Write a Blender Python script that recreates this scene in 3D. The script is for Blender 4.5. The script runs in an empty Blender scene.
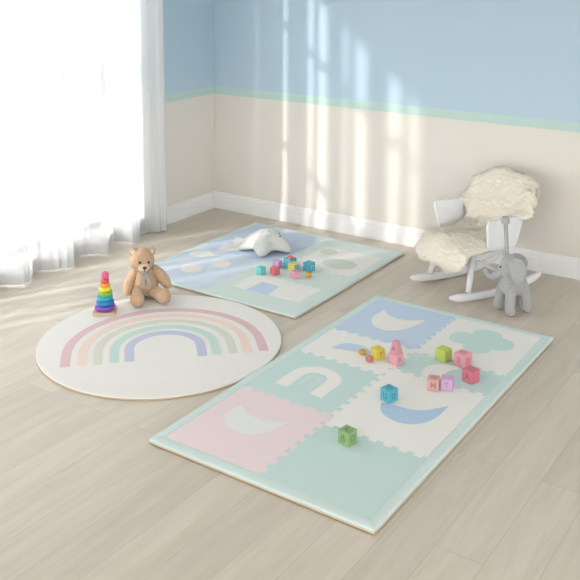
import bpy, bmesh, math, random
from mathutils import Vector, Matrix, Euler, noise
PI = math.pi
random.seed(7)
SC = bpy.context.scene
COL = SC.collection

# ------------------------------------------------------------------ helpers
def lin(c):
    r = []
    for v in c:
        v = v / 255.0
        r.append(v / 12.92 if v <= .04045 else ((v + .055) / 1.055) ** 2.4)
    return (r[0], r[1], r[2], 1.0)

def mat(name, rgb, rough=.7, bump=0, bscale=200, var=0, vscale=8, spec=.3, sheen=0, sss=0, bdist=.002, coat=0):
    m = bpy.data.materials.new(name); m.use_nodes = True
    nt = m.node_tree; b = nt.nodes['Principled BSDF']
    b.inputs['Roughness'].default_value = rough
    b.inputs['Specular IOR Level'].default_value = spec
    b.inputs['Base Color'].default_value = lin(rgb)
    if sheen:
        b.inputs['Sheen Weight'].default_value = sheen
    if coat:
        b.inputs['Coat Weight'].default_value = coat
    if sss:
        b.inputs['Subsurface Weight'].default_value = sss
        b.inputs['Subsurface Radius'].default_value = (.03, .02, .012)
        b.inputs['Subsurface Scale'].default_value = .5
    tc = nt.nodes.new('ShaderNodeTexCoord')
    if var:
        n = nt.nodes.new('ShaderNodeTexNoise'); n.inputs['Scale'].default_value = vscale
        n.inputs['Detail'].default_value = 4
        nt.links.new(tc.outputs['Object'], n.inputs['Vector'])
        mx = nt.nodes.new('ShaderNodeMix'); mx.data_type = 'RGBA'
        c = lin(rgb)
        mx.inputs[6].default_value = tuple(max(0, v * (1 - var)) for v in c[:3]) + (1,)
        mx.inputs[7].default_value = tuple(min(1, v * (1 + var)) for v in c[:3]) + (1,)
        nt.links.new(n.outputs['Fac'], mx.inputs[0])
        nt.links.new(mx.outputs[2], b.inputs['Base Color'])
    if bump:
        n2 = nt.nodes.new('ShaderNodeTexNoise'); n2.inputs['Scale'].default_value = bscale
        n2.inputs['Detail'].default_value = 3
        nt.links.new(tc.outputs['Object'], n2.inputs['Vector'])
        bp = nt.nodes.new('ShaderNodeBump'); bp.inputs['Strength'].default_value = bump
        bp.inputs['Distance'].default_value = bdist
        nt.links.new(n2.outputs['Fac'], bp.inputs['Height'])
        nt.links.new(bp.outputs['Normal'], b.inputs['Normal'])
    return m

class MB:
    """collects shapes for one mesh object"""
    def __init__(s): s.bm = bmesh.new(); s.mi = 0
    def add(s, vs, fs, M=None, smooth=False):
        bv = [s.bm.verts.new((M @ Vector(v)) if M else v) for v in vs]
        out = []
        for f in fs:
            try:
                q = s.bm.faces.new([bv[i] for i in f]); q.material_index = s.mi; q.smooth = smooth; out.append(q)
            except ValueError: pass
        return out
    def box(s, x0, x1, y0, y1, z0, z1, M=None):
        v = [(x0,y0,z0),(x1,y0,z0),(x1,y1,z0),(x0,y1,z0),(x0,y0,z1),(x1,y0,z1),(x1,y1,z1),(x0,y1,z1)]
        s.add(v, [(0,3,2,1),(4,5,6,7),(0,1,5,4),(1,2,6,5),(2,3,7,6),(3,0,4,7)], M)
    def slab(s, poly, z0, z1, M=None):
        n = len(poly)
        a = sum(poly[i][0]*poly[(i+1)%n][1]-poly[(i+1)%n][0]*poly[i][1] for i in range(n))
        if a < 0: poly = poly[::-1]
        v = [(p[0],p[1],z0) for p in poly] + [(p[0],p[1],z1) for p in poly]
        f = [tuple(range(n))[::-1], tuple(range(n, 2*n))] + [(i,(i+1)%n,n+(i+1)%n,n+i) for i in range(n)]
        s.add(v, f, M)
    def rings(s, rs, caps=True, M=None, smooth=True):
        """loft a list of closed rings (lists of points)"""
        n = len(rs[0]); v = [p for r in rs for p in r]; f = []
        for k in range(len(rs)-1):
            for i in range(n):
                j = (i+1) % n
                f.append((k*n+i, k*n+j, (k+1)*n+j, (k+1)*n+i))
        if caps:
            f.append(tuple(range(n))[::-1]); f.append(tuple((len(rs)-1)*n+i for i in range(n)))
        s.add(v, f, M, smooth)
    def lathe(s, prof, n=32, M=None):
        s.rings([[(r*math.cos(2*PI*i/n), r*math.sin(2*PI*i/n), z) for i in range(n)] for r, z in prof], True, M)
    def ball(s, c, r, rot=(0,0,0), n=20, k=12):
        if not hasattr(r, '__len__'): r = (r, r, r)
        M = Matrix.Translation(c) @ Euler(rot).to_matrix().to_4x4() @ Matrix.Diagonal((r[0], r[1], r[2], 1))
        pr = [(math.sin(PI*max(.02,min(.98,j/k))) if 0 < j < k else .03, -math.cos(PI*j/k)) for j in range(k+1)]
        s.lathe(pr, n, M)
    def tube(s, pts, rad, n=12, flat=1.0):
        """tube along pts, rad a number or list"""
        pts = [Vector(p) for p in pts]
        if not hasattr(rad, '__len__'): rad = [rad]*len(pts)
        rs = []; up = Vector((0,0,1))
        for i, p in enumerate(pts):
            t = (pts[min(i+1,len(pts)-1)] - pts[max(i-1,0)]).normalized()
            a = t.cross(up)
            if a.length < .05: a = t.cross(Vector((0,1,0)))
            a.normalize(); b = t.cross(a).normalized()
            rs.append([tuple(p + a*rad[i]*math.cos(2*PI*k/n) + b*rad[i]*flat*math.sin(2*PI*k/n)) for k in range(n)])
        s.rings(rs)
    def fur(s, count, length, width, seed=1, curl=.4, seg=2, region=None, jitter=.5, droop=0.0, keepn=False):
        """short fibres standing on the surface"""
        rnd = random.Random(seed)
        s.bm.normal_update()
        tris = []
        s.bm.verts.index_update(); nb = len(s.bm.verts); s.fn = [v.normal.copy() for v in s.bm.verts]
        tot = 0
        for f in list(s.bm.faces):
            vs = [v.co.copy() for v in f.verts]; nn = [v.normal.copy() for v in f.verts]
            for i in range(1, len(vs)-1):
                A = (vs[i]-vs[0]).cross(vs[i+1]-vs[0]).length*.5
                if region and not region((vs[0]+vs[i]+vs[i+1])/3): continue
                tot += A; tris.append((tot, vs[0], vs[i], vs[i+1], nn[0], nn[i], nn[i+1]))
        import bisect
        cum = [t[0] for t in tris]
        for q in range(count):
            t = tris[min(len(tris)-1, bisect.bisect(cum, rnd.random()*tot))]
            a, b = rnd.random(), rnd.random()
            if a+b > 1: a, b = 1-a, 1-b
            p = t[1]*(1-a-b) + t[2]*a + t[3]*b
            n = (t[4]*(1-a-b) + t[5]*a + t[6]*b)
            if n.length < 1e-6: continue
            n.normalize()
            cl = noise.noise_vector(p*22)*1.1*curl + Vector((rnd.gauss(0,1), rnd.gauss(0,1), rnd.gauss(0,1)))*curl*.45
            d = (n + cl*.6 + Vector((0,0,-droop))).normalized()
            if d.dot(n) < .15: d = (d + n*.6).normalized()
            L = length*(1 - jitter*rnd.random()); w = width*(.6+.7*rnd.random())
            sd = d.cross(Vector((rnd.gauss(0,1), rnd.gauss(0,1), rnd.gauss(0,1)))).normalized()
            sd2 = d.cross(sd)
            d2 = (d + Vector((rnd.gauss(0,1), rnd.gauss(0,1), rnd.gauss(0,1)))*curl*.5 + Vector((0,0,-droop))).normalized()
            base = p - n*.002
            mid = base + d*L*.55; tip = mid + d2*L*.45
            v = [base+sd*w, base-sd*w*.5+sd2*w*.87, base-sd*w*.5-sd2*w*.87,
                 mid+sd*w*.8, mid-sd*w*.4+sd2*w*.7, mid-sd*w*.4-sd2*w*.7, tip]
            s.fn += [(n+sd*.3).normalized(), (n-sd*.15+sd2*.27).normalized(), (n-sd*.15-sd2*.27).normalized()]+[(n+sd*.3+d*.3).normalized(), (n-sd*.15+sd2*.27).normalized(), (n-sd*.15-sd2*.27).normalized()]+ [(n+d2*.7).normalized()]
            s.add(v, [(0,1,4,3),(1,2,5,4),(2,0,3,5),(3,4,6),(4,5,6),(5,3,6)], None, True)
    def build(s, name, mats, parent=None, bevel=0, bseg=2, normals=True, sub=0):
        if normals: bmesh.ops.recalc_face_normals(s.bm, faces=s.bm.faces)
        me = bpy.data.meshes.new(name); s.bm.to_mesh(me); s.bm.free()
        if getattr(s, 'fn', None) and len(s.fn) == len(me.vertices): me.normals_split_custom_set_from_vertices(s.fn)
        for m in (mats if isinstance(mats, (list, tuple)) else [mats]): me.materials.append(m)
        o = bpy.data.objects.new(name, me); COL.objects.link(o)
        if parent: o.parent = parent
        if bevel:
            b = o.modifiers.new('bevel', 'BEVEL'); b.width = bevel; b.segments = bseg; b.limit_method = 'ANGLE'
            b.angle_limit = math.radians(40)
            for p in me.polygons: p.use_smooth = True
            b.harden_normals = True
        if sub:
            b = o.modifiers.new('sub', 'SUBSURF'); b.levels = sub; b.render_levels = sub
        return o

def remeshed(mb, voxel=.006, smooth=8):
    """fuse overlapping lumps into one continuous skin; returns a new MB"""
    bmesh.ops.recalc_face_normals(mb.bm, faces=mb.bm.faces)
    me = bpy.data.meshes.new('tmp'); mb.bm.to_mesh(me); mb.bm.free()
    o = bpy.data.objects.new('tmp', me); COL.objects.link(o)
    r = o.modifiers.new('r', 'REMESH'); r.mode = 'VOXEL'; r.voxel_size = voxel
    if smooth:
        q = o.modifiers.new('s', 'SMOOTH'); q.iterations = smooth; q.factor = .6
    dg = bpy.context.evaluated_depsgraph_get(); dg.update()
    m2 = bpy.data.meshes.new_from_object(o.evaluated_get(dg))
    bpy.data.objects.remove(o); bpy.data.meshes.remove(me)
    out = MB(); out.bm.from_mesh(m2); bpy.data.meshes.remove(m2)
    for f in out.bm.faces: f.smooth = True
    return out

def thing(name, label, cat, loc=(0,0,0), rz=0, group=None):
    o = bpy.data.objects.new(name, None); COL.objects.link(o)
    o.location = loc; o.rotation_euler = (0,0,rz); o.empty_display_size = .05
    tag(o, label, cat, group); return o
def tag(o, label, cat, group=None):
    o['label'] = label; o['category'] = cat
    if group: o['group'] = group
    return o
def struct(o, label=None):
    o['kind'] = 'structure'
    if label: o['label'] = label
    return o

# ------------------------------------------------------------------ node walls / floor
def wall_material():
    m = bpy.data.materials.new('painted_wall'); m.use_nodes = True
    nt = m.node_tree; b = nt.nodes['Principled BSDF']; b.inputs['Roughness'].default_value = .85
    b.inputs['Specular IOR Level'].default_value = .15
    tc = nt.nodes.new('ShaderNodeTexCoord'); sp = nt.nodes.new('ShaderNodeSeparateXYZ')
    nt.links.new(tc.outputs['Object'], sp.inputs[0])
    prev = None
    cols = [(CREAM), (MINT), (BLUE)]
    def ge(t):
        g = nt.nodes.new('ShaderNodeMath'); g.operation = 'GREATER_THAN'; g.inputs[1].default_value = t
        nt.links.new(sp.outputs['Z'], g.inputs[0]); return g
    m1 = nt.nodes.new('ShaderNodeMix'); m1.data_type = 'RGBA'
    m1.inputs[6].default_value = lin(cols[0]); m1.inputs[7].default_value = lin(cols[1])
    nt.links.new(ge(1.0).outputs[0], m1.inputs[0])
    m2 = nt.nodes.new('ShaderNodeMix'); m2.data_type = 'RGBA'
    m2.inputs[7].default_value = lin(cols[2]); nt.links.new(m1.outputs[2], m2.inputs[6])
    nt.links.new(ge(1.067).outputs[0], m2.inputs[0])
    nt.links.new(m2.outputs[2], b.inputs['Base Color'])
    n = nt.nodes.new('ShaderNodeTexNoise'); n.inputs['Scale'].default_value = 180; n.inputs['Detail'].default_value = 4
    nt.links.new(tc.outputs['Object'], n.inputs['Vector'])
    bp = nt.nodes.new('ShaderNodeBump'); bp.inputs['Strength'].default_value = .12; bp.inputs['Distance'].default_value = .001
    nt.links.new(n.outputs['Fac'], bp.inputs['Height']); nt.links.new(bp.outputs['Normal'], b.inputs['Normal'])
    return m

def floor_material():
    m = bpy.data.materials.new('oak_planks'); m.use_nodes = True
    nt = m.node_tree; L = nt.links; b = nt.nodes['Principled BSDF']
    b.inputs['Roughness'].default_value = .48; b.inputs['Specular IOR Level'].default_value = .4
    tc = nt.nodes.new('ShaderNodeTexCoord')
    mp = nt.nodes.new('ShaderNodeMapping'); mp.inputs['Rotation'].default_value = (0, 0, PI/2)
    mp.inputs['Location'].default_value = (.3, .05, 0)
    L.new(tc.outputs['Object'], mp.inputs['Vector'])
    br = nt.nodes.new('ShaderNodeTexBrick')
    br.offset = .37; br.inputs['Scale'].default_value = 1; br.inputs['Brick Width'].default_value = 1.7
    br.inputs['Row Height'].default_value = .19; br.inputs['Mortar Size'].default_value = .0013
    br.inputs['Mortar Smooth'].default_value = .3
    br.inputs['Color1'].default_value = (0,0,0,1); br.inputs['Color2'].default_value = (1,1,1,1)
    br.inputs['Mortar'].default_value = (.5,.5,.5,1); br.inputs['Bias'].default_value = 0
    L.new(mp.outputs[0], br.inputs['Vector'])
    # grain, stretched along the boards (y) and shifted from board to board
    sh = nt.nodes.new('ShaderNodeVectorMath'); sh.operation = 'MULTIPLY_ADD'
    sh.inputs[1].default_value = (3, 9, 5)
    L.new(br.outputs['Color'], sh.inputs[0]); 
    st = nt.nodes.new('ShaderNodeMapping'); st.inputs['Scale'].default_value = (9, .9, 1)
    L.new(tc.outputs['Object'], st.inputs['Vector']); L.new(st.outputs[0], sh.inputs[2])
    g = nt.nodes.new('ShaderNodeTexNoise'); g.inputs['Scale'].default_value = 1.6; g.inputs['Detail'].default_value = 7
    g.inputs['Roughness'].default_value = .6; g.inputs['Distortion'].default_value = .8
    L.new(sh.outputs[0], g.inputs['Vector'])
    st2 = nt.nodes.new('ShaderNodeMapping'); st2.inputs['Scale'].default_value = (110, 5, 1)
    L.new(tc.outputs['Object'], st2.inputs['Vector'])
    g2 = nt.nodes.new('ShaderNodeTexNoise'); g2.inputs['Scale'].default_value = 1; g2.inputs['Detail'].default_value = 3
    L.new(st2.outputs[0], g2.inputs['Vector'])
    cr = nt.nodes.new('ShaderNodeValToRGB')
    cr.color_ramp.elements[0].position = .3; cr.color_ramp.elements[0].color = lin(FLOOR_D)
    cr.color_ramp.elements[1].position = .72; cr.color_ramp.elements[1].color = lin(FLOOR_L)
    ad = nt.nodes.new('ShaderNodeMath'); ad.operation = 'MULTIPLY_ADD'; ad.inputs[1].default_value = .3; 
    L.new(g2.outputs['Fac'], ad.inputs[0])
    sc = nt.nodes.new('ShaderNodeMath'); sc.operation = 'MULTIPLY_ADD'; sc.inputs[1].default_value = .7; sc.inputs[2].default_value = 0
    L.new(g.outputs['Fac'], sc.inputs[0]); L.new(sc.outputs[0], ad.inputs[2]); L.new(ad.outputs[0], cr.inputs[0])
    # board to board tone
    tone = nt.nodes.new('ShaderNodeMapRange'); tone.inputs['To Min'].default_value = .93; tone.inputs['To Max'].default_value = 1.04
    L.new(br.outputs['Color'], tone.inputs['Value'])
    mu = nt.nodes.new('ShaderNodeMix'); mu.data_type = 'RGBA'; mu.blend_type = 'MULTIPLY'; mu.inputs[0].default_value = 1
    L.new(cr.outputs[0], mu.inputs[6]); L.new(tone.outputs[0], mu.inputs[7])
    # seams
    se = nt.nodes.new('ShaderNodeMix'); se.data_type = 'RGBA'; se.inputs[7].default_value = lin(tuple(v*.80 for v in FLOOR_D))
    fm = nt.nodes.new('ShaderNodeMath'); fm.operation = 'MULTIPLY'; fm.inputs[1].default_value = .55
    L.new(br.outputs['Fac'], fm.inputs[0]); L.new(fm.outputs[0], se.inputs[0]); L.new(mu.outputs[2], se.inputs[6])
    L.new(se.outputs[2], b.inputs['Base Color'])
    bp = nt.nodes.new('ShaderNodeBump'); bp.inputs['Strength'].default_value = .12; bp.inputs['Distance'].default_value = .001
    L.new(ad.outputs[0], bp.inputs['Height']); L.new(bp.outputs['Normal'], b.inputs['Normal'])
    return m

CREAM = (230, 224, 215); MINT = (194, 218, 211); BLUE = (188, 210, 224)
FLOOR_D = (203, 192, 176); FLOOR_L = (222, 212, 198)

W_WALL = wall_material(); W_FLOOR = floor_material()
TRIMW = mat('white_trim_paint', (243, 242, 241), .45)
WHITE = mat('white_chair_plastic', (240, 240, 242), .35, spec=.5)
WHITEWOOD = mat('white_painted_wood', (238, 237, 238), .45)

# ------------------------------------------------------------------ setting
m = MB(); m.box(-.3, 8, -12.5, .3, -.08, 0); struct(m.build('floor', W_FLOOR), 'pale oak plank floor')
m = MB(); m.box(-.3, 8, 0, .2, 0, 3.05); struct(m.build('wall_back', W_WALL), 'wall painted cream below and pale blue above a mint stripe')
WY0, WY1 = -.90, -6.62  # window extended out of view to spread its daylight along the room
m = MB(); m.box(-.3, 8, -12.5, .3, 3.05, 3.15); struct(m.build('ceiling', mat('ceiling_paint', (240,240,238), .9)), 'plain white ceiling, unseen, added to shape the room light')  # out-of-view ceiling, added so daylight falls off away from the window
m = MB()
m.box(-.2, 0, WY0, 0, 0, 3.05); m.box(-.2, 0, WY1, WY0, 0, .13); m.box(-.2, 0, WY1, WY0, 2.95, 3.05); m.box(-.2, 0, -12.5, WY1, 0, 3.05)
bmesh.ops.remove_doubles(m.bm, verts=m.bm.verts, dist=1e-5)
struct(m.build('wall_left', W_WALL), 'left wall with the curtained window')
# window frame with bars
m = MB()
def bar(y0, y1, z0, z1, d=.06): m.box(-.13, -.13+d, min(y0,y1), max(y0,y1), z0, z1)
bar(WY0, WY1, .13, .18); bar(WY0, WY1, 2.88, 2.95)
for a, b_ in ((-.90,-.95),(-1.28,-1.51),(-1.86,-2.17),(-2.67,-2.85),(-3.45,-3.70),(-4.45,-4.60),(-5.50,-5.65),(-6.55,-6.62)): bar(a, b_, .13, 2.95)
for z in (1.37, 2.37): bar(WY0, WY1, z-.02, z+.02, .04)
win = struct(m.build('window_1', TRIMW), 'tall white framed window behind the sheer curtain')
GL = bpy.data.materials.new('window_glass'); GL.use_nodes = True
nt = GL.node_tree; nt.nodes.clear(); out = nt.nodes.new('ShaderNodeOutputMaterial')
tr = nt.nodes.new('ShaderNodeBsdfTransparent'); gl = nt.nodes.new('ShaderNodeBsdfGlossy'); gl.inputs['Roughness'].default_value = .02
mx = nt.nodes.new('ShaderNodeMixShader'); mx.inputs[0].default_value = .05
nt.links.new(tr.outputs[0], mx.inputs[1]); nt.links.new(gl.outputs[0], mx.inputs[2]); nt.links.new(mx.outputs[0], out.inputs[0])
m = MB(); m.box(-.104, -.100, WY1+.03, WY0-.03, .15, 2.9); m.build('window_pane', GL, win)

BP = [(0,0),(.018,0),(.018,.088),(.0135,.093),(.0155,.098),(.0155,.116),(.010,.121),(.010,.133),(.005,.141),(0,.141)]
m = MB()
m.rings([[(x, -p[0], p[1]) for p in BP] for x in (0, 8)], smooth=False)
struct(m.build('baseboard_back', TRIMW), 'white stepped baseboard along the back wall')
m = MB()
m.rings([[(p[0], y, p[1]) for p in BP] for y in (-.018, -12.4)], smooth=False)
struct(m.build('baseboard_left', TRIMW), 'white stepped baseboard along the left wall')

# ------------------------------------------------------------------ sheer curtain
CU = bpy.data.materials.new('sheer_white_voile'); CU.use_nodes = True
nt = CU.node_tree; nt.nodes.clear(); out = nt.nodes.new('ShaderNodeOutputMaterial')
tl = nt.nodes.new('ShaderNodeBsdfTranslucent'); tl.inputs[0].default_value = (.47,.48,.485,1)
df = nt.nodes.new('ShaderNodeBsdfDiffuse'); df.inputs[0].default_value = (.93,.93,.93,1)
tp = nt.nodes.new('ShaderNodeBsdfTransparent')
a = nt.nodes.new('ShaderNodeMixShader'); a.inputs[0].default_value = .60
b2 = nt.nodes.new('ShaderNodeMixShader'); b2.inputs[0].default_value = .17
nt.links.new(tl.outputs[0], a.inputs[1]); nt.links.new(df.outputs[0], a.inputs[2])
lw = nt.nodes.new('ShaderNodeLayerWeight'); lw.inputs['Blend'].default_value = .45
mrr = nt.nodes.new('ShaderNodeMapRange'); mrr.inputs['To Min'].default_value = .21; mrr.inputs['To Max'].default_value = .0
mrr.inputs["From Max"].default_value = .8
nt.links.new(lw.outputs['Facing'], mrr.inputs['Value']); nt.links.new(mrr.outputs[0], b2.inputs[0])
nt.links.new(a.outputs[0], b2.inputs[1]); nt.links.new(tp.outputs[0], b2.inputs[2]); nt.links.new(b2.outputs[0], out.inputs[0])
m = MB()
NY, NZ = 520, 26; vs = []; fs = []
for j in range(NZ+1):
    t = j/NZ; z = .012 + 2.93*t
    for i in range(NY+1):
        y = -.69 - 4.0*i/NY
        ph = 2*PI*(y+.69)/.335 - 1.0
        amp = .062*(1-.25*t)
        wob = .6*math.sin(y*2.3+1) + .3*math.sin(y*5.1)
        x = .100 - amp*math.cos(ph + wob) + .014*math.sin(ph*2.3 + 2*t + wob*2) + .006*math.sin(ph*5.1 + 1.3) + .02*(1-t)**3*math.sin(y*1.9)
        yy = y + .018*math.sin(ph*1.0 + 1.1)*(1-.4*t) - .035*(1-t)*0 - .085*t
        zz = z + (0.004*math.sin(ph) if j == 0 else 0)
        vs.append((max(.03, x), yy, zz))
for j in range(NZ):
    for i in range(NY):
        k = j*(NY+1)+i; fs.append((k, k+1, k+NY+2, k+NY+1))
m.add(vs, fs, None, True)
cur = thing('curtain', 'floor-length sheer white curtain hanging in soft folds over the left window', 'curtain', (0,0,0))
m.build('curtain_panel', CU, cur, normals=False)
CU2 = CU.copy(); CU2.name = 'sun_block_voile'
for nd in CU2.node_tree.nodes:
    if nd.type == 'MAP_RANGE': nd.inputs['To Min'].default_value = 0
m = MB(); N3 = 260; v3 = []  # out-of-view panel, added to stop direct sun reaching the back wall
for j in range(5):
    for i in range(N3+1):
        y = -3.95 - 2.75*i/N3; v3.append((.19+.045*math.sin(2*PI*y/.33+.5*math.sin(y*3)), y, .012+2.93*j/4))
m.add(v3, [(j*(N3+1)+i, j*(N3+1)+i+1, (j+1)*(N3+1)+i+1, (j+1)*(N3+1)+i) for j in range(4) for i in range(N3)], None, True)
m.build('curtain_panel', CU2, cur, normals=False)
# second layer added at the curtain's end to keep direct sun off the wall
m = MB(); v2 = []; K2 = 30
for j in range(NZ+1):
    for i in range(K2+1):
        p = vs[j*(NY+1)+i]; v2.append((max(.022, .62*p[0]-.006+.008*math.sin(i*.33+j*.05)), p[1]-.012, p[2]))
m.add(v2, [(j*(K2+1)+i, j*(K2+1)+i+1, (j+1)*(K2+1)+i+1, (j+1)*(K2+1)+i) for j in range(NZ) for i in range(K2)], None, True)
m.build('sun_block_layer', CU, cur, normals=False)
# double stitched bottom hem and side hem
m = MB(); h = []
for i in range(NY+1):
    h.append(vs[i])
hv = []; hf = []
for i, p in enumerate(h):
    q = vs[(NY+1)+i]; t = .075/(.114)
    hv.append((p[0]+.0015, p[1], p[2])); hv.append((p[0]+(q[0]-p[0])*t+.0015, p[1]+(q[1]-p[1])*t, .012+.075))
for i in range(NY): hf.append((2*i, 2*i+2, 2*i+3, 2*i+1))
m.add(hv, hf, None, True)
m.build('hem', CU, cur, normals=False)
m = MB(); m.tube([(.09,-.5,2.975),(.09,-2.7,2.975),(.09,-6.8,2.975)], .014)
m.ball((.09,-.49,2.975), .028); m.ball((.09,-6.81,2.975), .028)
for y in (-.6, -3.7, -6.75): m.box(-.0, .09, y-.01, y+.01, 2.96, 2.98)
rod = tag(m.build('curtain_rod', TRIMW), 'white curtain rod above the window carrying the sheer curtain', 'curtain rod')

# ------------------------------------------------------------------ round rainbow rug
RUGC = (1.511, -2.344); RR = .684; RT = .014
rug_m = mat('cream_tufted_rug', (236, 233, 227), .95, bump=.6, bscale=260, var=.02, vscale=40, spec=.05, sheen=.2)
arcs = [((228,196,199),.56,.508), ((241,219,209),.470,.420), ((220,221,208),.388,.340), ((200,223,216),.302,.250), ((199,203,224),.222,.170)]
mats = [rug_m] + [mat('rug_arc_%d' % i, a[0], .95, bump=.6, bscale=260, var=.05, vscale=90, spec=.05) for i, a in enumerate(arcs)]
rug = thing('round_rug', 'round cream rug with a pastel rainbow of five arcs', 'rug', (RUGC[0], RUGC[1], 0))
m = MB()
n = 128
m.rings([[((RR-d)*math.cos(2*PI*i/n), (RR-d)*math.sin(2*PI*i/n), z) for i in range(n)] for d, z in ((.004,.004),(0,.007),(.0,.010),(.003,.0135),(.008,RT),(.05,RT))])
B0 = Vector((1.705-RUGC[0], -2.512-RUGC[1])); up2 = Vector((-.7071,.7071)); rt2 = Vector((.7071,.7071))
for k, (c, ro, ri) in enumerate(arcs):
    m.mi = k+1
    lift = .147; pts = []
    def P(a, b): q = B0 + rt2*a + up2*b; return (q.x, q.y)
    pts.append(P(-ro, 0)); 
    for i in range(41): a = PI - PI*i/40; pts.append(P(ro*math.cos(a), lift + ro*math.sin(a)))
    pts.append(P(ro, 0)); pts.append(P(ri, 0))
    for i in range(41): a = PI*i/40; pts.append(P(ri*math.cos(a), lift + ri*math.sin(a)))
    pts.append(P(-ri, 0))
    nn = len(pts)
    # quads between outer and inner outlines
    o_, i_ = pts[:43], pts[43:][::-1]
    v = [(p[0],p[1],RT-.001) for p in o_]+[(p[0],p[1],RT-.001) for p in i_]+[(p[0],p[1],RT+.0012) for p in o_]+[(p[0],p[1],RT+.0012) for p in i_]
    K = 43; f = []
    for q in range(K-1):
        f += [(2*K+q,2*K+q+1,3*K+q+1,3*K+q), (q,q+1,2*K+q+1,2*K+q), (K+q,K+q+1,3*K+q+1,3*K+q)]
    f += [(0,K,3*K,2*K),(K-1,2*K-1,4*K-1,3*K-1)]
    m.add(v, f)
m.build('rug_pile', mats, rug)
m = MB()
BIND = mat('tan_rug_binding', (206, 178, 150), .8, bump=.3)
prof = [(RR-.02,.0005),(RR+.001,.0005),(RR+.003,.004),(RR+.001,.0085),(RR-.02,.0085)]
m.rings([[(p[0]*math.cos(2*PI*i/n), p[0]*math.sin(2*PI*i/n), p[1]) for i in range(n)] for p in prof])
m.build('binding', BIND, rug)

# ------------------------------------------------------------------ play mats
MATH = .025
BORD = mat('pale_aqua_cotton', (213, 228, 225), .9, bump=.35, bscale=350, var=.03, vscale=60, spec=.05, bdist=.001)
BACK = mat('beige_backing', (224, 204, 176), .85); GAP_SHADE = mat('gap_shade_brown', (96, 76, 58), .9)
TEAL = mat('mint_print', (203, 225, 221), .88, bump=.15, bscale=500, spec=.08)
PINK = mat('pink_print', (238, 222, 224), .88, bump=.15, bscale=500, spec=.08)
CRM = mat('cream_print', (240, 238, 233), .88, bump=.15, bscale=500, spec=.08)
SKY = mat('blue_print', (202, 217, 234), .88, bump=.15, bscale=500, spec=.08)
SKYD = mat('soft_blue_print', (186, 207, 231), .88, bump=.15, bscale=500, spec=.08)
MINTL = mat('light_mint_print', (218, 230, 225), .88, spec=.08)
BLUEL = mat('light_blue_print', (214, 224, 235), .88, spec=.08)
SAGE = mat('sage_print', (214, 221, 206), .88, spec=.08)
GREYW = mat('pale_grey_print', (233, 234, 232), .88, spec=.08)

def teeth(x0, y0, x1, y1, sides, n=7, d=.015):
    """rectangle outline with puzzle teeth on the named sides"""
    C4 = [(x0,y0),(x1,y0),(x1,y1),(x0,y1)]; nm = 'frbl'; N4 = [(0,-1),(1,0),(0,1),(-1,0)]
    out = []
    for k in range(4):
        a, b = C4[k], C4[(k+1)%4]
        out.append(a)
        if nm[k] in sides:
            ex, ey = b[0]-a[0], b[1]-a[1]; Ln = math.hypot(ex, ey); ex /= Ln; ey /= Ln; nx, ny = N4[k]
            nn = max(3, round(n*Ln/.5)); p = Ln/nn
            def Q(t, s): out.append((a[0]+ex*t+nx*s, a[1]+ey*t+ny*s))
            for i in range(nn):
                c = (i+.5)*p; w = p*.23; fl = p*.06
                Q(c-w-fl*.2, -d*.55); Q(c-w-fl, d); Q(c+w+fl, d); Q(c+w+fl*.2, -d*.55)
    return out

def ell(cx, cy, rx, ry, rot=0, n=32):
    c, s = math.cos(rot), math.sin(rot)
    return [(cx+rx*math.cos(2*PI*i/n)*c-ry*math.sin(2*PI*i/n)*s, cy+rx*math.cos(2*PI*i/n)*s+ry*math.sin(2*PI*i/n)*c) for i in range(n)]
def smoothpoly(P, it=3, sharp=()):
    """Chaikin rounding, keeping the corners in sharp"""
    pts = [(p[0], p[1], i in sharp) for i, p in enumerate(P)]
    for _ in range(it):
        q = []; n = len(pts)
        for i in range(n):
            a, b = pts[i], pts[(i+1)%n]
            q.append(a if a[2] else (a[0]*.75+b[0]*.25, a[1]*.75+b[1]*.25, False))
            if not b[2]: q.append((a[0]*.25+b[0]*.75, a[1]*.25+b[1]*.75, False))
        # the kept corner joins directly
        pts = q
    return [(p[0], p[1]) for p in pts]

def mat_base(t, x0, y0, x1, y1, bw, top, panel_mat):
    """backing, padded border with mitred corners, inner panel"""
    m = MB(); m.box(x0-.001, x1+.001, y0-.001, y1+.001, .0050, .0110); m.build('backing', BACK, t, bevel=.002)
    m = MB(); m.box(x0+.016, x1-.016, y0+.016, y1-.016, 0.0003, .0052); m.build('gap_shade_underlay', GAP_SHADE, t)  # inset dark slab, its brown stands in for the shadow gap under the mat
    # border: rounded profile swept round the four sides
    m = MB()
    pr = [(0.003,.0105),(0,.013),(.0,top-.006),(.003,top-.001),(.010,top+.001),(bw*.5,top+.002),(bw-.008,top+.001),(bw-.001,top-.001),(bw,top-.006),(bw,.0105)]
    ring = []
    for d, z in pr: ring.append([(x0+d,y0+d,z),(x1-d,y0+d,z),(x1-d,y1-d,z),(x0+d,y1-d,z)])
    K = len(pr); v = [p for r in ring for p in r]; f = []
    for k in range(K):
        k2 = (k+1) % K
        for i in range(4):
            j = (i+1)%4; f.append((k*4+i, k*4+j, k2*4+j, k2*4+i))
    m.add(v, f)
    m.build('padded_border', BORD, t, bevel=.0015, bseg=1)
    # mitre seams as thin stitched ridges
    for (cx, cy, sx, sy) in ((x0,y0,1,1),(x1,y0,-1,1),(x1,y1,-1,-1),(x0,y1,1,-1)):
        m = MB(); m.tube([(cx+sx*.006, cy+sy*.006, top+.0004),(cx+sx*bw*.5, cy+sy*bw*.5, top+.0022),(cx+sx*(bw-.003), cy+sy*(bw-.003), top+.0008)], .0014, 6)
        m.build('mitre_seam', BORD, t)
    m = MB(); m.box(x0+bw-.002, x1-bw+.002, y0+bw-.002, y1-bw+.002, .0105, top-.0016); m.build('base_panel', panel_mat, t)

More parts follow.
